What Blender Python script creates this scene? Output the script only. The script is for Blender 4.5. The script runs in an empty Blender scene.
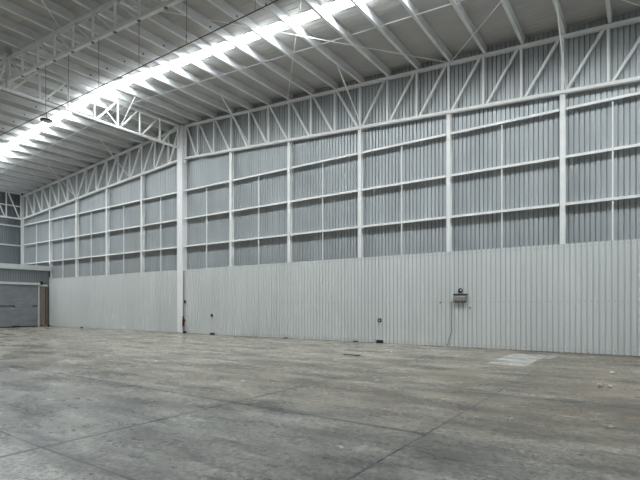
import bpy, bmesh, math, random
from mathutils import Vector, Matrix
random.seed(4)
S = bpy.context.scene
COL = S.collection
V = Vector
S.view_settings.view_transform = 'Standard'
S.view_settings.look = 'None'
S.view_settings.gamma = 1.0
S.view_settings.use_curve_mapping = False
S.view_settings.exposure = 0.40

# ------------------------------------------------------------------ materials
def mat(name, col, rough=0.6, metal=0.0, var=0.06, scale=3.0, stretch=(1, 1, 1), col2=None, spec=0.4):
    m = bpy.data.materials.new(name); m.use_nodes = True
    nt = m.node_tree; N = nt.nodes; L = nt.links
    b = N['Principled BSDF']
    b.inputs['Roughness'].default_value = rough
    b.inputs['Metallic'].default_value = metal
    b.inputs['Specular IOR Level'].default_value = spec
    tc = N.new('ShaderNodeTexCoord'); mp = N.new('ShaderNodeMapping')
    mp.inputs['Scale'].default_value = stretch
    L.new(tc.outputs['Object'], mp.inputs['Vector'])
    nz = N.new('ShaderNodeTexNoise'); nz.inputs['Scale'].default_value = scale
    nz.inputs['Detail'].default_value = 5
    L.new(mp.outputs['Vector'], nz.inputs['Vector'])
    rp = N.new('ShaderNodeValToRGB')
    a = [max(0, c * (1 - var)) for c in (col2 or col)]; d = [min(1, c * (1 + var)) for c in col]
    rp.color_ramp.elements[0].position = 0.3; rp.color_ramp.elements[1].position = 0.7
    rp.color_ramp.elements[0].color = (*a, 1); rp.color_ramp.elements[1].color = (*d, 1)
    L.new(nz.outputs['Fac'], rp.inputs['Fac'])
    L.new(rp.outputs['Color'], b.inputs['Base Color'])
    return m

M = {}
M['white_steel'] = mat('white painted steel', (0.87, 0.88, 0.87), 0.45, 0, 0.05, 2.0)
M['column_white'] = mat('column white paint', (0.90, 0.91, 0.91), 0.5, 0, 0.03, 1.5)
M['galv_purlin'] = mat('galvanised purlin', (0.79, 0.805, 0.81), 0.45, 0.1, 0.12, 5.0, (1, .3, 1))
M['grey_sheet'] = mat('grey wall sheet', (0.425, 0.455, 0.47), 0.36, 0.12, 0.10, 1.2, (1, 1, .25))
M['white_sheet'] = mat('white lining sheet', (0.655, 0.685, 0.68), 0.5, 0, 0.05, 0.8, (1, 1, .2))
M['roof_sheet'] = mat('roof sheet underside', (0.50, 0.49, 0.475), 0.6, 0.1, 0.08, 0.8)
M['dark_shaded_sheet'] = mat('dark wall sheet with shade in colour', (0.20, 0.22, 0.235), 0.45, 0.1, 0.12, 1.2, (1, 1, .25))  # left wall's shade is put into this colour; store front sheets are dark grey
M['dark_metal'] = mat('dark metal', (0.03, 0.03, 0.032), 0.5, 0, 0.1, 8)
M['black'] = mat('black plastic', (0.012, 0.012, 0.013), 0.5, 0, 0.1, 8)
M['mid_metal'] = mat('mid grey metal', (0.16, 0.165, 0.17), 0.5, 0.2, 0.1, 8)
M['shutter'] = mat('shutter grey', (0.26, 0.285, 0.295), 0.5, 0.1, 0.14, 1.5, (1, 1, 2))
M['fascia'] = mat('fascia pale', (0.56, 0.58, 0.58), 0.5, 0, 0.06, 2)
M['red'] = mat('extinguisher red', (0.13, 0.018, 0.014), 0.5, 0, 0.3, 12)
M['rust'] = mat('rusty pipe', (0.10, 0.055, 0.04), 0.8, 0, 0.5, 14, col2=(0.05, 0.04, 0.04))
M['paper'] = mat('paper scrap', (0.75, 0.73, 0.66), 0.8, 0, 0.1, 20)
M['leaf'] = mat('dry leaf', (0.80, 0.78, 0.66), 0.8, 0, 0.2, 25)
M['lens'] = mat('lamp lens', (0.55, 0.54, 0.51), 0.35, 0, 0.12, 10)
M['housing'] = mat('lamp housing', (0.26, 0.26, 0.25), 0.5, 0, 0.1, 10)
M['stain'] = mat('oil dark', (0.035, 0.032, 0.03), 0.6, 0, 0.2, 9)
M['rubble'] = mat('ochre rubble', (0.30, 0.24, 0.12), 0.9, 0, 0.4, 15)

def brick_mat():
    m = bpy.data.materials.new('brown brick'); m.use_nodes = True
    nt = m.node_tree; N = nt.nodes; L = nt.links; b = N['Principled BSDF']
    b.inputs['Roughness'].default_value = 0.9
    tc = N.new('ShaderNodeTexCoord'); mp = N.new('ShaderNodeMapping')
    mp.inputs['Rotation'].default_value = (math.radians(90), 0, math.radians(90))
    sp = N.new('ShaderNodeSeparateXYZ'); cb = N.new('ShaderNodeCombineXYZ')
    L.new(tc.outputs['Object'], sp.inputs[0])
    ad = N.new('ShaderNodeMath'); ad.operation = 'ADD'
    L.new(sp.outputs['X'], ad.inputs[0]); L.new(sp.outputs['Y'], ad.inputs[1])
    L.new(ad.outputs[0], cb.inputs['X']); L.new(sp.outputs['Z'], cb.inputs['Y'])
    br = N.new('ShaderNodeTexBrick'); br.inputs['Scale'].default_value = 1.0
    br.inputs['Brick Width'].default_value = 0.24; br.inputs['Row Height'].default_value = 0.075
    br.inputs['Mortar Size'].default_value = 0.008
    br.inputs['Color1'].default_value = (0.22, 0.18, 0.145, 1); br.inputs['Color2'].default_value = (0.17, 0.145, 0.125, 1)
    br.inputs['Mortar'].default_value = (0.26, 0.245, 0.22, 1)
    L.new(cb.outputs[0], br.inputs['Vector']); L.new(br.outputs['Color'], b.inputs['Base Color'])
    return m
M['brick'] = brick_mat()

def skylight_mat():
    m = bpy.data.materials.new('translucent daylight sheet'); m.use_nodes = True
    nt = m.node_tree; N = nt.nodes; L = nt.links; N.clear()
    o = N.new('ShaderNodeOutputMaterial'); e = N.new('ShaderNodeEmission')
    e.inputs['Color'].default_value = (0.93, 0.98, 1.0, 1); e.inputs['Strength'].default_value = SKY
    L.new(e.outputs[0], o.inputs['Surface'])
    return m
SKY = 45.0
M['skylight'] = skylight_mat()

def floor_mat():
    m = bpy.data.materials.new('worn polished concrete'); m.use_nodes = True
    nt = m.node_tree; N = nt.nodes; L = nt.links; b = N['Principled BSDF']
    g = N.new('ShaderNodeNewGeometry')
    def mapping(sc, loc=(0, 0, 0), rot=0):
        mp = N.new('ShaderNodeMapping'); mp.inputs['Scale'].default_value = sc
        mp.inputs['Location'].default_value = loc; mp.inputs['Rotation'].default_value = (0, 0, rot)
        L.new(g.outputs['Position'], mp.inputs['Vector']); return mp.outputs['Vector']
    def noise(vec, scale, detail=6, rough=.6):
        n = N.new('ShaderNodeTexNoise'); n.inputs['Scale'].default_value = scale
        n.inputs['Detail'].default_value = detail; n.inputs['Roughness'].default_value = rough
        L.new(vec, n.inputs['Vector']); return n.outputs['Fac']
    def ramp(fac, p0, p1, c0, c1):
        r = N.new('ShaderNodeValToRGB'); r.color_ramp.elements[0].position = p0; r.color_ramp.elements[1].position = p1
        c0 = c0 if isinstance(c0, tuple) else (c0,) * 3; c1 = c1 if isinstance(c1, tuple) else (c1,) * 3
        r.color_ramp.elements[0].color = (*c0, 1); r.color_ramp.elements[1].color = (*c1, 1)
        L.new(fac, r.inputs['Fac']); return r.outputs['Color']
    def mix(a, c, fac, mode='MIX'):
        x = N.new('ShaderNodeMix'); x.data_type = 'RGBA'; x.blend_type = mode
        if isinstance(fac, (int, float)): x.inputs['Factor'].default_value = fac
        else: L.new(fac, x.inputs['Factor'])
        for s, v in (('A', a), ('B', c)):
            sk = [i for i in x.inputs if i.name == s and i.type == 'RGBA'][0]
            if isinstance(v, tuple): sk.default_value = (*v, 1)
            else: L.new(v, sk)
        return [o for o in x.outputs if o.type == 'RGBA'][0]
    def math_(op, a, c=None, c2=None):
        n = N.new('ShaderNodeMath'); n.operation = op
        for i, v in enumerate((a, c, c2)):
            if v is None: continue
            if isinstance(v, (int, float)): n.inputs[i].default_value = v
            else: L.new(v, n.inputs[i])
        return n.outputs[0]
    big = noise(mapping((1, 1, 1)), 0.16, 4, .55)
    base = ramp(big, .32, .70, FLOOR_A, FLOOR_B)
    med = noise(mapping((.7, 1.6, 1), (3, 1, 0)), 0.9, 8, .68)
    base = mix(base, ramp(med, .36, .62, .42, 1.25), 1.0, 'MULTIPLY')
    # pitting and speckle
    fine = noise(mapping((1, 1, 1)), 14, 5, .75)
    sk = noise(mapping((1, 1, 1), (3, 3, 0)), 22, 3, .7)
    skz = noise(mapping((1, 1, 1), (11, 4, 0)), .55, 3, .6)
    a_ = N.new('ShaderNodeMapRange'); a_.inputs['From Min'].default_value = .565; a_.inputs['From Max'].default_value = .63; L.new(sk, a_.inputs['Value'])
    b_ = N.new('ShaderNodeMapRange'); b_.inputs['From Min'].default_value = .40; b_.inputs['From Max'].default_value = .60; L.new(skz, b_.inputs['Value'])
    base = mix(base, (0.08, 0.075, 0.07), math_('MULTIPLY', math_('MULTIPLY', a_.outputs[0], b_.outputs[0]), .8))
    base = mix(base, ramp(fine, .38, .58, .50, 1.15), 1.0, 'MULTIPLY')
    # long dark wear streaks running along the wall
    st = noise(mapping((.20, 1.7, 1), (7, 2, 0), .05), 0.9, 7, .7)
    base = mix(base, ramp(st, .48, .66, 1.0, .52), 1.0, 'MULTIPLY')
    # brownish worn zone near the white lining on the camera's side
    sp = N.new('ShaderNodeSeparateXYZ'); L.new(g.outputs['Position'], sp.inputs[0])
    X, Y = sp.outputs['X'], sp.outputs['Y']
    wx = N.new('ShaderNodeMapRange'); wx.inputs['From Min'].default_value = -9; wx.inputs['From Max'].default_value = -.5
    L.new(X, wx.inputs['Value'])
    wy_ = N.new('ShaderNodeMapRange'); wy_.inputs['From Min'].default_value = 4.0; wy_.inputs['From Max'].default_value = 7.5
    L.new(Y, wy_.inputs['Value'])
    zone = math_('MULTIPLY', wx.outputs[0], wy_.outputs[0])
    bn = noise(mapping((.5, 1.1, 1), (1, 9, 0)), 0.8, 7, .7)
    bnr = ramp(bn, .36, .62, 0.25, 1.0)
    zf = N.new('ShaderNodeRGBToBW'); L.new(bnr, zf.inputs[0])
    base = mix(base, mix(base, (0.47, 0.405, 0.33), 1.0, 'MULTIPLY'), math_('MULTIPLY', zone, zf.outputs[0]))
    # bluish reflection near the camera, painted into the colour as a cooler, darker tint
    cool_refl = N.new('ShaderNodeMapRange'); cool_refl.inputs['From Min'].default_value = 6.2; cool_refl.inputs['From Max'].default_value = 4.2
    L.new(math_('ADD', Y, math_('MULTIPLY', math_('SUBTRACT', bn, .5), 3.0)), cool_refl.inputs['Value'])
    base = mix(base, mix(base, (0.80, 0.86, 0.94), 1.0, 'MULTIPLY'), cool_refl.outputs[0])
    # joints
    def joint(coord, at, w, lo=None, axis=None):
        d = math_('ABSOLUTE', math_('SUBTRACT', coord, at))
        return math_('LESS_THAN', d, w)
    jn = noise(mapping((1, 1, 1), (4, 4, 0)), 1.3, 3)
    def addj(f, strength):
        nonlocal base
        k = N.new('ShaderNodeMapRange'); k.inputs['From Min'].default_value = .32; k.inputs['From Max'].default_value = .6
        k.inputs['To Min'].default_value = strength * .72; k.inputs['To Max'].default_value = strength
        L.new(jn, k.inputs['Value'])
        base = mix(base, (0.045, 0.042, 0.038), math_('MULTIPLY', f, k.outputs[0]))
    wob = math_('MULTIPLY', math_('SUBTRACT', noise(mapping((1, 1, 1)), .6, 2), .5), .05)
    Xw = math_('ADD', X, wob); Yw = math_('ADD', Y, wob)
    for at, w, s in ((-2.10, .012, 1.0), (-5.24, .030, .9), (-11.5, .014, .35), (-17.8, .016, .3), (1.0, .010, .8)):
        addj(joint(Xw, at, w), s)
    for at, w, s in ((2.38, .017, 1.0), (5.18, .028, .95), (8.15, .034, .8), (11.2, .025, .3), (-.5, .009, .8)):
        j_ = joint(Yw, at, w)
        if at == 5.18: j_ = math_('MULTIPLY', j_, math_('LESS_THAN', X, -2.1))
        addj(j_, s)
    # worn white paint patch near the lining
    def box(x0, x1, y0, y1):
        a = math_('MULTIPLY', math_('GREATER_THAN', Xw, x0), math_('LESS_THAN', Xw, x1))
        c = math_('MULTIPLY', math_('GREATER_THAN', Yw, y0), math_('LESS_THAN', Yw, y1))
        return math_('MULTIPLY', a, c)
    pn = noise(mapping((.35, 2.6, 1), (2, 5, 0)), 2.0, 7, .7)
    pr = N.new('ShaderNodeMapRange'); pr.inputs['From Min'].default_value = .43; pr.inputs['From Max'].default_value = .56
    L.new(pn, pr.inputs['Value'])
    for bx, s in (((-3.40, -2.42, 12.4, 15.6), .75), ((-2.36, -2.2, 14.6, 16.3), .75), ((-6.2, -4.6, 13.6, 15.4), .16)):
        base = mix(base, (0.70, 0.71, 0.70), math_('MULTIPLY', math_('MULTIPLY', box(*bx), pr.outputs[0]), s))
    L.new(base, b.inputs['Base Color'])
    rr = noise(mapping((.6, 1.0, 1), (9, 9, 0)), 1.1, 6, .65)
    r = N.new('ShaderNodeMapRange'); r.inputs['From Min'].default_value = .3; r.inputs['From Max'].default_value = .7
    r.inputs['To Min'].default_value = .16; r.inputs['To Max'].default_value = .42
    L.new(rr, r.inputs['Value']); L.new(r.outputs[0], b.inputs['Roughness'])
    b.inputs['Specular IOR Level'].default_value = .42
    bp = N.new('ShaderNodeBump'); bp.inputs['Strength'].default_value = .10; bp.inputs['Distance'].default_value = .02
    L.new(fine, bp.inputs['Height']); L.new(bp.outputs[0], b.inputs['Normal'])
    return m
FLOOR_A = (0.352, 0.320, 0.262)
FLOOR_B = (0.485, 0.448, 0.378)
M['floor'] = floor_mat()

# ------------------------------------------------------------------ mesh helpers
def link(name, bm, m, parent=None, mats=None):
    bmesh.ops.recalc_face_normals(bm, faces=bm.faces[:])
    me = bpy.data.meshes.new(name); bm.to_mesh(me); bm.free()
    for x in (mats or [m]): me.materials.append(M[x])
    o = bpy.data.objects.new(name, me); COL.objects.link(o)
    if parent: o.parent = parent
    return o

def tag(o, label, cat, group=None):
    o['label'] = label; o['category'] = cat
    if group: o['group'] = group
    return o
def struct(o, label=None):
    o['kind'] = 'structure'
    if label: o['label'] = label
    return o
def empty(name, loc, label, cat, group=None):
    o = bpy.data.objects.new(name, None); COL.objects.link(o)
    o.location = loc; o.empty_display_size = .2
    return tag(o, label, cat, group)

def extrude(bm, prof, p0, p1, up=(0, 0, 1), mi=0):
    """Closed 2-D profile (u, v) swept from p0 to p1; v points along `up`."""
    p0, p1 = V(p0), V(p1); d = (p1 - p0).normalized(); up = V(up)
    u = d.cross(up)
    if u.length < 1e-5: u = d.cross(V((0, 1, 0)))
    u.normalize(); v = u.cross(d).normalized()
    a = [bm.verts.new(p0 + u * x + v * y) for x, y in prof]
    b = [bm.verts.new(p1 + u * x + v * y) for x, y in prof]
    n = len(prof); fs = []
    for i in range(n): fs.append(bm.faces.new((a[i], a[(i + 1) % n], b[(i + 1) % n], b[i])))
    fs.append(bm.faces.new(a[::-1])); fs.append(bm.faces.new(b))
    for f in fs: f.material_index = mi
def tube_prof(w, h, c=.12):
    x, y = w / 2, h / 2; k = min(x, y) * c * 2
    return [(-x + k, -y), (x - k, -y), (x, -y + k), (x, y - k), (x - k, y), (-x + k, y), (-x, y - k), (-x, -y + k)]
def round_prof(r, n=10): return [(r * math.cos(2 * math.pi * i / n), r * math.sin(2 * math.pi * i / n)) for i in range(n)]
def c_prof(w, h, t=.012, lip=.03):
    """Channel: web at u = 0, flanges to u = w, height h centred, with lips."""
    y = h / 2
    return [(0, -y), (w, -y), (w, -y + lip), (w - t, -y + lip), (w - t, -y + t), (t, -y + t), (t, y - t), (w - t, y - t), (w - t, y - lip), (w, y - lip), (w, y), (0, y)]
def h_prof(w, d, tf=.014, tw=.010):
    x, y = w / 2, d / 2
    return [(-x, -y), (x, -y), (x, -y + tf), (tw / 2, -y + tf), (tw / 2, y - tf), (x, y - tf), (x, y), (-x, y), (-x, y - tf), (-tw / 2, y - tf), (-tw / 2, -y + tf), (-x, -y + tf)]
def box(bm, lo, hi, mi=0, bev=0):
    x0, y0, z0 = lo; x1, y1, z1 = hi
    vs = [bm.verts.new(p) for p in ((x0, y0, z0), (x1, y0, z0), (x1, y1, z0), (x0, y1, z0), (x0, y0, z1), (x1, y0, z1), (x1, y1, z1), (x0, y1, z1))]
    fs = [bm.faces.new([vs[i] for i in q]) for q in ((3, 2, 1, 0), (4, 5, 6, 7), (0, 1, 5, 4), (1, 2, 6, 5), (2, 3, 7, 6), (3, 0, 4, 7))]
    for f in fs: f.material_index = mi
    if bev: bmesh.ops.bevel(bm, geom=list({e for f in fs for e in f.edges}), offset=bev, segments=2, affect='EDGES', profile=.5)
def lathe(bm, prof, c, axis='Z', n=20, mi=0):
    rings = []
    for r, h in prof:
        ring = []
        for i in range(n):
            a = 2 * math.pi * i / n; x, y = r * math.cos(a), r * math.sin(a)
            p = {'Z': (x, y, h), 'Y': (x, h, y), 'X': (h, x, y)}[axis]
            ring.append(bm.verts.new(V(c) + V(p)))
        rings.append(ring)
    for a, b in zip(rings, rings[1:]):
        for i in range(n):
            f = bm.faces.new((a[i], a[(i + 1) % n], b[(i + 1) % n], b[i])); f.material_index = mi
    bm.faces.new(rings[0][::-1]).material_index = mi; bm.faces.new(rings[-1]).material_index = mi
def pipe(bm, pts, r, n=8):
    for a, b in zip(pts, pts[1:]): extrude(bm, round_prof(r, n), a, b, (0, 1, 0) if abs((V(b) - V(a)).normalized().z) > .9 else (0, 0, 1))
NB = bmesh.new

ORD = 'zeroth first second third fourth fifth sixth seventh eighth ninth tenth eleventh twelfth thirteenth fourteenth fifteenth sixteenth seventeenth eighteenth nineteenth twentieth'.split()
ORD += ['twenty-' + w for w in ORD[1:10]]

# ------------------------------------------------------------------ measures (metres; camera at x = 0, y = 0)
XR = -20.98                 # ridge / main column
SR, SL = 3.76, 3.74         # column spacing right and left of the ridge
WY = 16.79                  # face of the gable wall's steel
XL, XE = -40.72, 5.62       # eave wall, end of the built stretch
YB = -7.0                   # how far the hall is built towards and behind the camera
PIT = .065
Y1 = 8.22                   # next frame
def top(x): return 11.45 - PIT * abs(x - XR)          # top of the truss top chords
PD = .30                                              # purlin depth
def sheet(x): return top(x) + PD + .012               # underside of the roof sheet
def colx(n): return {6: .56, 7: 4.3}.get(n, XR + (SR if n > 0 else SL) * n)
def node(k): return XR + (SR if k > 0 else SL) / 3 * k

# ------------------------------------------------------------------ setting
bm = NB(); box(bm, (XL - 1, YB - 6, -.2), (XE + 1, 18.0, 0))
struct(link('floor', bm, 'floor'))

def rib_points(a, b, pitch, gap, depth, flank):
    """(s, d): position along the wall, depth behind the face; flat pans with narrow recessed gaps."""
    out = [(a, 0)]; s = a + pitch / 2
    while s + gap < b:
        out += [(s, 0), (s + flank, depth), (s + gap - flank, depth), (s + gap, 0)]; s += pitch
    out.append((b, 0)); return out

def sheet_wall_x(name, x0, x1, y, z0, ztop, pitch, gap, depth, m, flank=.006, thick=.0, breaks=(), screws=()):
    pts = rib_points(x0, x1, pitch, gap, depth, flank)
    pts = sorted(set(pts + [(b, 0) for b in breaks]), key=lambda p: p[0])
    bm = NB(); lo = []; hi = []
    for s, d in pts:
        lo.append(bm.verts.new((s, y + d, z0))); hi.append(bm.verts.new((s, y + d, ztop(s))))
    for i in range(len(pts) - 1): bm.faces.new((lo[i], lo[i + 1], hi[i + 1], hi[i]))
    if thick:
        bl = [bm.verts.new((x1, y + thick, z0)), bm.verts.new((x0, y + thick, z0))]
        bh = [bm.verts.new((x1, y + thick, ztop(x1))), bm.verts.new((x0, y + thick, ztop(x0)))]
        bm.faces.new(lo + bl); bm.faces.new((hi + bh)[::-1])
        bm.faces.new((lo[-1], bl[0], bh[0], hi[-1])); bm.faces.new((bl[1], lo[0], hi[0], bh[1])); bm.faces.new((bl[0], bl[1], bh[1], bh[0]))
    for z in screws:
        q = x0 + pitch / 4
        while q < x1 - .05:
            if q > -16: box(bm, (q - .009, y - .008, z - .009), (q + .009, y, z + .009), 1)
            q += pitch
    return link(name, bm, m, mats=[m, 'mid_metal'])
def sheet_wall_y(name, x, y0, y1, z0, z1, pitch, gap, depth, m, sgn=-1, flank=.006):
    pts = rib_points(y0, y1, pitch, gap, depth, flank); bm = NB(); lo = []; hi = []
    for s, d in pts:
        lo.append(bm.verts.new((x + sgn * d, s, z0))); hi.append(bm.verts.new((x + sgn * d, s, z1)))
    for i in range(len(pts) - 1): bm.faces.new((lo[i], lo[i + 1], hi[i + 1], hi[i]))
    return link(name, bm, m)

CLY = WY + .225
struct(sheet_wall_x('wall_back', XL - .1, XE + .05, CLY, 0, lambda x: sheet(x) + .02, .150, .040, .05, 'grey_sheet', flank=.010, breaks=(XR,)))
ZW = 3.483
LNY = WY - .06
struct(sheet_wall_x('wall_back_lower', -20.70, XE, LNY, 0.012, lambda x: ZW, .162, .052, .042, 'white_sheet', flank=.016, thick=.05, screws=(.12, 1.64, 3.38)))
struct(sheet_wall_x('wall_back_lower', -35.86, -21.22, LNY, 0.012, lambda x: ZW, .162, .052, .042, 'white_sheet', flank=.016, thick=.05))
struct(sheet_wall_y('wall_left', XL - .05, YB, 17.2, 0, sheet(XL), .150, .030, .045, 'dark_shaded_sheet'))
struct(sheet_wall_y('wall_right', XE + .05, YB, 17.2, 0, sheet(XE) + .05, .150, .030, .045, 'white_sheet', sgn=1))

# roof: ribbed sheets on two slopes, one translucent strip, plus an unseen strip added as fill
STRIPS = [(12.12, 12.57), (-4.95, -4.65)]
def roof_strip(bm, xa, xb, y0, y1):
    pts = rib_points(y0, y1, .25, .05, .008, .012); A = []; B = []
    for s, d in pts:
        A.append(bm.verts.new((xa, s, sheet(xa) + d))); B.append(bm.verts.new((xb, s, sheet(xb) + d)))
    for i in range(len(pts) - 1): bm.faces.new((A[i], A[i + 1], B[i + 1], B[i]))
edges = [YB] + [e for s in sorted(STRIPS) for e in s] + [17.3]
for xa, xb in ((XL - .2, XR), (XR, XE + .2)):
    bm = NB()
    for i in range(0, len(edges), 2): roof_strip(bm, xa, xb, edges[i], edges[i + 1])
    for s0, s1 in STRIPS:                      # upstands added beside each strip to cut its low-angle light
        for yy in (s0, s1):
            bm.faces.new([bm.verts.new(q) for q in ((xa, yy, sheet(xa)), (xb, yy, sheet(xb)), (xb, yy, sheet(xb) + .10), (xa, yy, sheet(xa) + .10))])
    struct(link('ceiling', bm, 'roof_sheet'))
k = 0
for s0, s1 in STRIPS:
    for xa, xb in ((XL - .2, XR), (XR, XE + .2)):
        k += 1; bm = NB()
        for dz in (.085,):
            q = [bm.verts.new(p) for p in ((xa, s0 - .02, sheet(xa) + dz), (xb, s0 - .02, sheet(xb) + dz), (xb, s1 + .02, sheet(xb) + dz), (xa, s1 + .02, sheet(xa) + dz))]
            bm.faces.new(q)
        struct(link('light_strip_%d' % k, bm, 'skylight'))  # second strip's panels are unseen, added to brighten near floor and trusses

# ------------------------------------------------------------------ columns
# main ridge column: welded box section with a wide flange at the front
t = empty('ridge_column', (XR, WY, 0), 'tall wide white main column under the roof ridge, running from floor to roof', 'column')
bm = NB(); box(bm, (-.22, -.16, .02), (.22, .20, 11.38), bev=.012); link('shaft', bm, 'column_white', t)
bm = NB(); box(bm, (-.27, -.205, 0), (.27, .23, .02)); link('base_plate', bm, 'mid_metal', t)
bm = NB(); box(bm, (.222, -.10, 9.50), (.40, .12, 9.53)); box(bm, (.222, -.02, 9.33), (.34, .0, 9.50)); link('bracket', bm, 'white_steel', t)

def side(n): return 'right' if n > 0 else 'left'
ZB = lambda x: top(x) - 1.83
for n in list(range(-5, 0)) + list(range(1, 8)):
    x = colx(n)
    if n == -5: x = -40.52
    zt = (ZB(x) - .08) if n != -5 else sheet(x) - PD
    lab = f'slim white wall column, {ORD[abs(n)]} to the {side(n)} of the main ridge column'
    if n == -5: lab = 'slim white corner column where the gable wall meets the left wall'
    bm = NB(); extrude(bm, h_prof(.15, .19), (0, 0, 0), (0, 0, zt), (0, 1, 0))
    bm2 = NB(); box(bm2, (-.12, -.095, zt - .012), (.12, .095, zt + .0))
    t = empty('wall_column', (x, WY + .10, 0), lab, 'column', 'slim columns along the gable wall')
    link('shaft', bm, 'white_steel', t); link('cap_plate', bm2, 'white_steel', t)

# ------------------------------------------------------------------ girts, slender posts
ROWS = ((7.83, 'top'), (6.29, 'middle'), (4.77, 'bottom'))
GY = WY + .012
for n in range(-5, 7):
    a = colx(n) if n != -5 else -40.16; b = colx(n + 1) if n + 1 else XR
    a += .22 if n == 0 else .096; b -= .22 if n == -1 else .096
    bay = f'{ORD[n + 1] if n >= 0 else ORD[-n]} bay {"right" if n >= 0 else "left"} of the main column'
    for z, row in ROWS:
        bm = NB()
        # angle lying on its back: shelf on top, face down
        W = b - a
        prof = [(0, -.042), (.008, -.042), (.008, .034), (.20, .034), (.20, .042), (0, .042)]
        extrude(bm, [(-y_, z_) for y_, z_ in prof], (0, 0, 0), (W, 0, 0))
        o = link('girt', bm, 'white_steel'); o.location = (a, GY, z)
        tag(o, f'white steel girt of the {row} row, in the {bay}', 'girt', 'girts across the gable wall')
    bm = NB(); extrude(bm, tube_prof(.045, .045), (0, 0, 0), (0, 0, 7.74), (0, 1, 0))
    o = link('slender_post', bm, 'white_steel'); o.location = ((a + b) / 2, GY + .04, 0)
    tag(o, f'slender white post halfway across the {bay}', 'post', 'slender posts between the girts')

# ------------------------------------------------------------------ trusses
def make_truss(name, x0k, x1k, y, depth, label, group, diag, chord=.12, web=.095, ends=(0, 0), parts_gusset=False):
    xa, xb = node(x0k) + ends[0], node(x1k) + ends[1]
    t = empty(name, (xa, y, 0), label, 'roof truss', group)
    org = V((xa, y, 0))
    def pt(x, z): return V((x, y, z)) - org
    zt = lambda x: top(x) - chord / 2; zb = lambda x: top(x) - depth
    bm = NB()
    # top chord of two angles with a dark gap: channel open downwards
    extrude(bm, [(-chord / 2, -chord / 2), (-chord / 2 + .02, -chord / 2), (-chord / 2 + .02, chord / 2 - .02), (chord / 2 - .02, chord / 2 - .02), (chord / 2 - .02, -chord / 2), (chord / 2, -chord / 2), (chord / 2, chord / 2), (-chord / 2, chord / 2)], pt(xa, zt(xa)), pt(xb, zt(xb)))
    link('top_chord', bm, 'white_steel', t)
    bm = NB(); extrude(bm, tube_prof(chord * 1.15, chord, .1), pt(xa, zb(xa)), pt(xb, zb(xb))); link('bottom_chord', bm, 'white_steel', t)
    for k in range(x0k, x1k + 1):
        x = node(k)
        if k == x0k and abs(ends[0]) < .5: x = xa + web / 2
        if k == x1k: x = xb - web / 2
        bm = NB(); extrude(bm, tube_prof(web, web), pt(x, zb(x) + chord / 2), pt(x, zt(x) - chord / 2 + .02), (0, 1, 0)); link('post', bm, 'white_steel', t)
        if parts_gusset and k > x0k and k < x1k:
            bm = NB(); box(bm, tuple(pt(x - .045, zb(x) - chord / 2 - .03) - V((0, .04, 0))), tuple(pt(x + .045, zb(x) - chord / 2) + V((0, .04, 0)))); link('cleat', bm, 'mid_metal', t)
    for k in range(x0k, x1k):
        l, r = node(k), node(k + 1)
        if k == x0k and abs(ends[0]) < .5: l = xa
        if k == x1k - 1: r = xb
        o = .12
        if diag(k): p, q = (l + o, zt(l + o) - chord / 2 + .02), (r - o, zb(r - o) + chord / 2 - .01)
        else: p, q = (l + o, zb(l + o) + chord / 2 - .01), (r - o, zt(r - o) - chord / 2 + .02)
        bm = NB(); extrude(bm, tube_prof(web, web), pt(*p), pt(*q), (0, 1, 0)); link('diagonal', bm, 'white_steel', t)
    return t
TY = WY + .06
make_truss('gable_truss', 0, 21, TY, 1.83, 'long white truss sloping down along the gable wall right of the main column', 'gable wall trusses', lambda k: k < 9, ends=(.23, 0))
make_truss('gable_truss', -15, 0, TY, 1.83, 'long white truss sloping down along the gable wall left of the main column', 'gable wall trusses', lambda k: k < -9, ends=(-.70, -.23))
# the next frame overhead
make_truss('frame_truss', 0, 20, Y1, .93, 'shallow white truss overhead running up to the ridge truss from the right', 'overhead frame trusses', lambda k: True, chord=.11, web=.07, ends=(.1, 0), parts_gusset=True)
make_truss('frame_truss', -15, 0, Y1, .93, 'shallow white truss overhead falling away to the left of the ridge truss', 'overhead frame trusses', lambda k: False, chord=.11, web=.07, ends=(0, -.1), parts_gusset=True)

def along_y_truss(name, x, ys, ztop, zbot, label, diag, chord=.11, web=.075, dt=.0, group=None):
    t = empty(name, (x, ys[0], 0), label, 'roof truss', group); org = V((x, ys[0], 0))
    P = lambda y, z: V((x, y, z)) - org
    bm = NB(); extrude(bm, tube_prof(chord, chord, .1), P(ys[0], ztop), P(ys[-1], ztop)); link('top_chord', bm, 'white_steel', t)
    bm = NB(); extrude(bm, tube_prof(chord, chord, .1), P(ys[0], zbot), P(ys[-1], zbot)); link('bottom_chord', bm, 'white_steel', t)
    for i, y in enumerate(ys):
        w = web * (1.9 if i and abs(y - Y1) < .01 else 1)
        bm = NB(); extrude(bm, tube_prof(w, w), P(y, zbot + chord / 2), P(y, ztop - chord / 2), (1, 0, 0)); link('post', bm, 'white_steel', t)
    for a, b in zip(ys, ys[1:]):
        z0, z1 = (zbot + chord / 2, ztop - chord / 2) if diag else (ztop - chord / 2, zbot + chord / 2)
        bm = NB(); extrude(bm, tube_prof(web, web), P(a + .14, z0), P(b - .12, z1), (1, 0, 0)); link('diagonal', bm, 'white_steel', t)
    return t
st = (16.55 - Y1) / 7
along_y_truss('ridge_truss', XR, [Y1 + st * i for i in range(-7, 8)], 11.36, 10.16, 'white ridge truss running from the main column out over the hall', True)
t = along_y_truss('eave_truss', XL + .22, [16.76 - 1.02 * i for i in range(0, 12)][::-1], 10.33, 8.36, 'white truss along the top of the left wall', False, chord=.12)
bm = NB(); extrude(bm, tube_prof(.08, .08), (0, 0, 9.32), (0, 11.2, 9.32)); link('rail', bm, 'white_steel', t)
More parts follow.
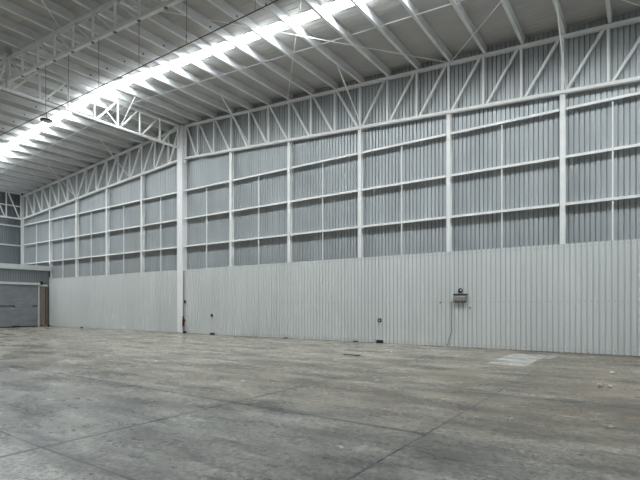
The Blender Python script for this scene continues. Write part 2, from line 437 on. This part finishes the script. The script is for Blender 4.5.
for z, row in ((7.77, 'upper'), (6.25, 'lower')):
    bm = NB(); extrude(bm, c_prof(.09, .1, lip=.02), (0, 0, 0), (0, 11.4, 0))
    o = link('girt', bm, 'white_steel'); o.location = (XL + .04, 5.6, z)
    tag(o, f'white steel girt across the left wall, {row} of the two above the shutter', 'girt', 'girts across the left wall')
# fly braces and roof rods
def rod(name, p, q, r, label, cat, group, m='white_steel'):
    p, q = V(p), V(q); bm = NB(); pipe(bm, [(0, 0, 0), q - p], r)
    o = link(name, bm, m); o.location = p; return tag(o, label, cat, group)
for k, w in ((4, 'just past the first right wall column'), (9, 'at the third right wall column'),
             (15, 'at the fifth right wall column'), (-4, 'just past the first left wall column'), (-9, 'at the third left wall column')):
    x = node(k) + .10
    rod('fly_brace', (x, 14.9, top(x) - .03), (x, TY - .07, ZB(x) + .05), .026, f'white fly brace above the gable truss {w}', 'brace', 'fly braces of the gable truss')
for sg in (1, -1):
    x = XR + sg * 1.25
    rod('fly_brace', (x, 13.08, top(x) - .01), (XR + sg * .07, 13.08, 10.2), .026, f'white fly brace rising {side(sg)}wards from the foot of the ridge truss', 'brace', 'fly braces of the ridge truss')
rz = lambda x: top(x) - .05
def brace(xa, ya, xb, yb, label, dz=0):
    # steps clear of the chords by staying just under the purlins
    rod('bracing_rod', (xa, ya, rz(xa) - dz), (xb, yb, rz(xb) - dz), .014, label, 'bracing rod', 'diagonal roof rods')
brace(colx(4), 16.70, colx(2), Y1 + .1, 'thin roof rod from the fourth right wall column, crossing the skylight to the left')
brace(colx(2), 16.70, colx(4), Y1 + .1, 'thin roof rod rising steeply from the second right wall column', .045)
brace(colx(4) + .1, 16.70, 1.58, Y1 + .1, 'thin roof rod rising to the right from the fourth right wall column', .045)
brace(.32, 16.70, colx(4), Y1 + .1, 'thin roof rod crossing the upper right corner of the roof')
brace(-35.94, 16.70, colx(-2), Y1 + .1, 'thin roof rod from the fourth left wall column towards the skylight')
brace(colx(-2), 16.70, -35.94, Y1 + .1, 'thin roof rod from the second left wall column falling away to the left', .045)
brace(-16.58, Y1 - .15, -14.3, 5.9, 'thin rod above the overhead truss near the upper left corner of the roof')

# ------------------------------------------------------------------ purlins
def purlin_mesh(L):
    bm = NB()
    # web with flanges towards -x (down and away), lips
    prof = c_prof(.095, PD - .004, .010, .03)
    extrude(bm, [(.095 - u, v) for u, v in prof], (0, 0, 0), (0, L, 0))
    me = bpy.data.meshes.new('purlin'); bmesh.ops.recalc_face_normals(bm, faces=bm.faces[:]); bm.to_mesh(me); bm.free()
    me.materials.append(M['galv_purlin']); return me
far, near = purlin_mesh(17.0 - Y1 - .01), purlin_mesh(8.5)
cb = NB(); box(cb, (.096, -.03, -.10), (.106, .03, -.04)); 
bmesh.ops.recalc_face_normals(cb, faces=cb.faces[:]); cleat_me = bpy.data.meshes.new('cleat'); cb.to_mesh(cleat_me); cb.free(); cleat_me.materials.append(M['dark_metal'])
def purlin(me, x, y, label, group, cl=None):
    o = bpy.data.objects.new('purlin', me); COL.objects.link(o)
    o.location = (x, y, top(x) + PD / 2 + .006); tag(o, label, 'purlin', group)
    if cl:
        c = bpy.data.objects.new('cleat', cleat_me); COL.objects.link(c); c.parent = o; c.location = (0, cl - y, 0); c['label'] = 'small dark metal clip'
PX = {}
for k in range(-15, 20):
    x = node(k)
    if k == 0: continue
    PX[k] = x
    purlin(far, x, Y1 + .005, f'grey {ORD[abs(k)]} purlin {side(k)} of the ridge, running out from the gable truss', 'purlins by the gable wall', 10.87)
for s in (-1, 1):
    PX[.25 * s] = XR + .28 * s
    purlin(far, XR + .28 * s, Y1 + .005, f'grey purlin running along the {side(s)} side of the ridge truss top', 'purlins by the gable wall')
for k in list(range(-6, 0)) + list(range(1, 15)):
    purlin(near, node(k), Y1 - .005 - 8.5, f'grey {ORD[abs(k)]} purlin {side(k)} of the ridge, nearer than the overhead truss', 'purlins nearer the camera')

# sag rods: one short bar between every two purlins
SY = 13.65
ks = sorted(PX)
for a, b in zip(ks, ks[1:]):
    if a == -.25: continue
    xa, xb = PX[a], PX[b]; mid = (xa + xb) / 2
    n = math.ceil(abs(a)) if a >= 0 else math.ceil(abs(b)); s = side(a if a >= 0 else b)
    if abs(b) == .25 and a < 0: n = 0
    if a == .25: n = 0
    ya = SY + .0
    w = f'between the {ORD[n]} and {ORD[n + 1]} purlins {s} of the ridge' if n else f'between the ridge purlin and the first purlin to the {s}'
    off = .0
    rod('sag_rod', (xa + .0955, ya, top(xa) + .10), (xb - .0005, ya, top(xb) + .10), .019, 'white sag rod ' + w, 'sag rod', 'sag rods between purlins')

# ------------------------------------------------------------------ hanging conduit, wires, lamp
ZC = 8.5
bm = NB(); pipe(bm, [(0, 0, 0), (XE - XL - .1, 0, 0)], .013)
o = link('conduit', bm, 'dark_metal'); o.location = (XL + .05, Y1, ZC)
tag(o, 'long dark level conduit hanging under the overhead truss', 'conduit')
for i, x in enumerate((-17.86, -16.25, -14.36, -12.21, -10.08, -7.6)):
    zt = top(x) - .93 - .06
    bm = NB(); pipe(bm, [(0, 0, 0), (0, 0, zt - ZC - .018)], .007)
    o = link('hanging_wire', bm, 'dark_metal'); o.location = (x, Y1, ZC + .018)
    tag(o, f'dark vertical wire holding the conduit, {ORD[i + 1]} out from the ridge truss', 'wire', 'wires holding the conduit')
t = empty('pendant_lamp', (-17.80, Y1, 8.22), 'dark round pendant lamp under the hanging conduit, near the skylight', 'lamp')
bm = NB(); lathe(bm, [(.05, .07), (.09, .04), (.20, .02), (.205, -.02), (.19, -.03)], (0, 0, 0)); link('housing', bm, 'dark_metal', t)
bm = NB(); lathe(bm, [(.15, -.031), (.14, -.04)], (0, 0, 0)); link('lens', bm, 'lens', t)
bm = NB(); pipe(bm, [(0, 0, .10), (0, 0, .262)], .012); link('stem', bm, 'dark_metal', t)

# ------------------------------------------------------------------ the corner store with its roller shutter
XB = -35.9
ZF = 4.38
struct(sheet_wall_y('wall_store_front', XB, 5.0, LNY, 3.14, ZF - .03, .150, .026, .035, 'dark_shaded_sheet'))
struct(sheet_wall_y('wall_store_front', XB, 5.0, 9.99, 0, 3.138, .150, .026, .035, 'dark_shaded_sheet'))
bm = NB(); box(bm, (XL, 5.0, ZF - .02), (XB + .10, WY + .02, ZF + .02)); struct(link('ceiling_store', bm, 'fascia'))
bm = NB(); box(bm, (XB + .05, 5.0, 4.07), (XB + .10, WY + .10, ZF - .02)); box(bm, (XB - .02, 5.0, 4.05), (XB + .10, WY + .10, 4.07)); struct(link('trim_1', bm, 'fascia'))
bm = NB(); box(bm, (XB - .2, 16.74, 3.60), (XB + .06, WY + .0, 4.05)); struct(link('trim_2', bm, 'black'))
d = bpy.data.objects.new('door_1', None); COL.objects.link(d); d.location = (XB, 16.0, 0); struct(d)
bm = NB(); z = .06; pts = []
while z < 2.98:
    pts += [(0, z), (.022, z + .014), (.022, z + .082), (0, z + .096)]; z += .10
lo = [bm.verts.new((p[0] - .06, -6, p[1])) for p in pts]; hi = [bm.verts.new((p[0] - .06, -.02, p[1])) for p in pts]
for i in range(len(pts) - 1): bm.faces.new((lo[i], lo[i + 1], hi[i + 1], hi[i]))
cu = link('curtain', bm, 'shutter', d)
bm = NB(); box(bm, (-.05, -6, .0), (-.01, -.02, .075)); link('bottom_bar', bm, 'dark_metal', cu)
bm = NB(); box(bm, (-.036, -4.2, 1.47), (-.01, -1.55, 1.52)); box(bm, (-.036, -.38, 1.47), (-.01, -.02, 1.53)); link('lock_bar', bm, 'black', cu)
bm = NB(); box(bm, (-.036, -1.62, 1.42), (.0, -1.50, 1.50)); link('handle', bm, 'dark_metal', cu)
bm = NB(); extrude(bm, c_prof(.06, .10, lip=.02), (0, .05, 0), (0, .05, 2.98), (0, 1, 0)); link('guide_rail', bm, 'fascia', d)
bm = NB(); box(bm, (-.10, -6, 2.98), (.07, .12, 3.15), bev=.01); link('lintel', bm, 'fascia', d)
bm = NB(); box(bm, (-.05, .13, 3.02), (.05, .30, 3.26)); link('end_bracket', bm, 'black', d)
bm = NB(); box(bm, (XB - .4, 16.14, 0), (XB - .01, 16.66, 2.90))
t = tag(link('brick_pillar', bm, 'brick'), 'brown brick pillar between the grey shutter and the white lining', 'pillar')
bm = NB(); box(bm, (XB - .42, 16.13, 2.905), (XB + .02, 16.68, 3.06)); struct(link('trim_3', bm, 'fascia'))
bm = NB(); box(bm, (XB - .55, 16.05, 0), (XB - .42, LNY, 3.14)); struct(link('wall_store_return', bm, 'mid_metal'))
bm = NB(); pipe(bm, [(0, 0, 0), (0, 0, 2.9)], .028); o = link('drain_pipe', bm, 'rust'); o.location = (XB + .035, 16.50, 0.0)
tag(o, 'thin brown pipe running up the face of the brick pillar', 'pipe')
def lump(name, c, r, m, label, cat, sc=(1, 1, .6), group=None, seed=0):
    rnd = random.Random(seed); bm = NB(); bmesh.ops.create_icosphere(bm, subdivisions=2, radius=r)
    for v in bm.verts:
        v.co *= rnd.uniform(.72, 1.2); v.co = V((v.co.x * sc[0], v.co.y * sc[1], v.co.z * sc[2]))
    mz = min(v.co.z for v in bm.verts)
    for v in bm.verts: v.co.z -= mz
    o = link(name, bm, m); o.location = c; return tag(o, label, cat, group)
lump('rubble_piece', (XB + .22, 16.42, 0), .10, 'rubble', 'ochre rubble lump at the foot of the brick pillar', 'rubble', seed=1)
lump('rubble_piece', (XB + .20, 16.12, 0), .085, 'dark_metal', 'dark rubble lump beside the shutter\'s guide rail', 'rubble', seed=2)
lump('rubble_piece', (XB + .15, 16.66, 0), .09, 'dark_metal', 'dark rubble lump where the pillar meets the white lining', 'rubble', seed=3)
lump('rubble_piece', (XB + .14, 14.55, 0), .10, 'dark_metal', 'dark flat lump lying under the roller shutter', 'rubble', sc=(1, 2.6, .7), seed=4)
lump('rubble_piece', (-30.8, 16.45, 0), .085, 'dark_metal', 'small dark lump at the foot of the left white lining', 'rubble', seed=5)

# ------------------------------------------------------------------ fittings on the lining
FY = LNY
t = empty('bulkhead_lamp', (-5.46, FY, 1.78), 'grey oblong bulkhead lamp on the white lining', 'lamp')
bm = NB(); box(bm, (-.24, -.10, -.13), (.24, 0, .13), bev=.015); link('housing', bm, 'housing', t)
bm = NB(); box(bm, (-.21, -.125, -.105), (.21, -.10, .055), bev=.012)
ln = link('lens', bm, 'lens', t)
for i in range(3):
    bm = NB(); box(bm, (-.215, -.137, -.085 + .05 * i), (.215, -.125, -.072 + .05 * i)); link('guard_bar', bm, 'mid_metal', ln)
bm = NB(); box(bm, (-.25, -.108, .10), (.25, 0, .145), bev=.008); link('hood', bm, 'black', t)
for i in range(4):
    bm = NB(); box(bm, (-.19 + .11 * i, -.05, -.165), (-.15 + .11 * i, -.01, -.13)); link('clip', bm, 'dark_metal', t)
t = empty('alarm_sounder', (-5.47, FY, 2.05), 'small round black sounder just above the bulkhead lamp', 'sounder')
bm = NB(); lathe(bm, [(.085, 0), (.085, -.03), (.06, -.07), (.03, -.08)], (0, 0, 0), 'Y'); link('body', bm, 'black', t)
bm = NB(); box(bm, (.015, -.088, -.02), (.06, -.07, .035), bev=.006); link('cover', bm, 'white_steel', t)
bm = NB(); pipe(bm, [(0, 0, 1.66), (0, 0, .55), (-.05, -.005, .40), (-.10, -.008, .30), (-.12, -.01, .16), (-.17, -.012, .02)], .010)
o = link('power_cable', bm, 'mid_metal'); o.location = (-5.79, FY - .012, 0); tag(o, 'thin dark cable dropping from the bulkhead lamp to the floor', 'cable')
for dx, z, w in ((-6.22, 1.62, 'left'), (-5.12, 1.43, 'right')):
    bm = NB(); lathe(bm, [(.026, 0), (.026, -.012), (.012, -.018)], (0, 0, 0), 'Y', 12)
    o = link('bolt_cap', bm, 'black'); o.location = (dx, FY, z)
    tag(o, f'small black bolt cap on the white lining, just {"before" if w == "left" else "past"} the bulkhead lamp', 'bolt cap', 'bolt caps on the lining')
t = empty('wall_socket', (-8.73, FY, .92), 'round black wall socket above the black floor vent', 'socket')
bm = NB(); lathe(bm, [(.085, 0), (.085, -.03), (.07, -.045)], (0, 0, 0), 'Y'); link('body', bm, 'black', t)
bm = NB(); lathe(bm, [(.035, -.046), (.03, -.055)], (.01, 0, .0), 'Y', 12); link('insert', bm, 'lens', t)
t = empty('floor_vent', (-8.72, FY, 0), 'black rectangular vent at the foot of the white lining', 'vent')
bm = NB(); box(bm, (-.155, -.03, .0), (.155, 0, .125), bev=.006); link('frame', bm, 'black', t)
for i in range(3):
    bm = NB(); box(bm, (-.13, -.036, .025 + .032 * i), (.13, -.028, .040 + .032 * i)); link('slat', bm, 'stain', t)
t = empty('wall_socket', (-18.5, FY, 1.0), 'small round dark wall socket a few paces right of the main column', 'socket')
bm = NB(); lathe(bm, [(.085, 0), (.085, -.03), (.06, -.05)], (0, 0, 0), 'Y'); link('body', bm, 'dark_metal', t)
bm = NB(); lathe(bm, [(.03, -.05), (.025, -.055)], (0, 0, 0), 'Y', 12); link('insert', bm, 'black', t)
bm = NB(); box(bm, (-.15, -.07, 0), (.15, 0, .09), bev=.01)
o = link('floor_vent', bm, 'black'); o.location = (-18.44, FY - .004, 0); tag(o, 'small black vent at the lining\'s foot, a few paces right of the main column', 'vent')
for i, (x, w) in enumerate(((-9.83, 'just left of the black rectangular vent'), (-13.55, 'midway between the two black vents'))):
    bm = NB(); box(bm, (-.12, -.05, 0), (.12, 0, .045), bev=.008)
    o = link('skirting_block', bm, 'stain'); o.location = (x, FY - .004, 0); tag(o, f'low dark block at the lining\'s foot, {w}', 'block')

# by the main column
t = empty('fire_extinguisher', (-20.64, FY - .12, .38), 'dark red fire extinguisher hung beside the main column', 'fire extinguisher')
bm = NB(); lathe(bm, [(.045, 0), (.06, .02), (.06, .36), (.04, .43), (.02, .47)], (0, 0, 0), 'Z'); link('cylinder', bm, 'red', t)
bm = NB(); box(bm, (-.03, -.02, .47), (.03, .02, .51)); box(bm, (-.02, -.09, .50), (.02, .02, .53)); vv = link('valve', bm, 'black', t)
bm = NB(); pipe(bm, [(.03, -.02, .49), (.10, -.03, .44), (.10, -.03, .12)], .014); link('hose', bm, 'black', vv)
bm = NB(); box(bm, (-.04, .07, .30), (.04, .118, .36)); link('bracket', bm, 'dark_metal', t)
bm = NB(); pipe(bm, [(0, 0, 0), (0, 0, 3.42)], .016)
o = link('riser_pipe', bm, 'rust'); o.location = (-20.715, FY - .025, 0); tag(o, 'thin rusty pipe rising along the edge of the main column', 'pipe')
bm = NB(); box(bm, (-.05, -.06, -.08), (.05, 0, .08), bev=.012)
o = link('call_point', bm, 'rust'); o.location = (-20.60, FY, 1.72); tag(o, 'small rusty red call point above the fire extinguisher', 'call point')
bm = NB(); box(bm, (-.10, -.10, 0), (.10, .0, .11), bev=.01)
o = link('pipe_foot', bm, 'black'); o.location = (-20.62, FY - .004, 0); tag(o, 'black block on the floor under the fire extinguisher', 'block')

# ------------------------------------------------------------------ scraps on the floor
lump('paper_scrap', (-.68, 10.03, 0), .055, 'paper', 'crumpled white paper scrap on the concrete, beside a smaller one', 'paper scrap', (1, .8, .7), seed=11)
lump('paper_scrap', (-.53, 10.04, 0), .042, 'paper', 'smaller crumpled white paper scrap beside the larger one', 'paper scrap', (1, .7, .7), seed=12)
lump('paper_scrap', (-.60, 12.2, 0), .045, 'paper', 'tiny pale paper scrap on the concrete nearest the white lining', 'paper scrap', (1, .7, .5), seed=13)
lump('paper_scrap', (-2.62, 4.15, 0), .026, 'paper', 'tiny white paper scrap beside the straight floor joint', 'paper scrap', (1, .8, .5), seed=14)
t = empty('dry_leaf', (-.36, 6.72, 0), 'curled pale dry leaf lying alone on dark concrete', 'leaf')
bm = NB(); R_, C_ = 9, 7; g = []
for i in range(R_):
    u = i / (R_ - 1) * 2 - 1; row = []
    for j in range(C_):
        v = j / (C_ - 1) * 2 - 1; wv = .035 * (1 - u * u) ** .6 + .003
        row.append(bm.verts.new((u * .075, v * wv, .008 + .030 * v * v * (1 - abs(u)) + .03 * u * u)))
    g.append(row)
for i in range(R_ - 1):
    for j in range(C_ - 1): bm.faces.new((g[i][j], g[i + 1][j], g[i + 1][j + 1], g[i][j + 1]))
bmesh.ops.solidify(bm, geom=bm.faces[:], thickness=.0015)
o = link('blade', bm, 'leaf', t); o.rotation_euler.z = -.4
bm = NB(); pipe(bm, [(.07, -.025, .032), (.11, -.045, .006)], .003, 6); link('stalk', bm, 'rubble', t)
bm = NB(); rnd = random.Random(3)
for dx, dy, L_ in ((.05, 0, .42), (.32, .04, .2)):
    box(bm, (dx - L_ / 2, dy - .045, 0), (dx + L_ / 2, dy + .045, .018), bev=.006)
o = link('timber_offcut', bm, 'stain'); o.location = (-7.45, 12.2, 0); o.rotation_euler.z = -.12; tag(o, 'flat dark timber offcut lying on the floor in front of the black vent', 'offcut')

# ------------------------------------------------------------------ light and camera
w = bpy.data.worlds.new('World'); S.world = w; w.use_nodes = True
bgn = w.node_tree.nodes['Background']; bgn.inputs[0].default_value = (0.88, 0.94, 1.0, 1); bgn.inputs[1].default_value = 0.13
cam = bpy.data.cameras.new('Camera'); co = bpy.data.objects.new('Camera', cam); COL.objects.link(co)
co.location = (0, 0, 1.5); co.rotation_euler = (math.radians(90), 0, .60827)
cam.sensor_width = 36; cam.lens = 466.73 / 640 * 36; cam.shift_y = 65.78 / 640
cam.clip_start = .05; cam.clip_end = 300
S.camera = co
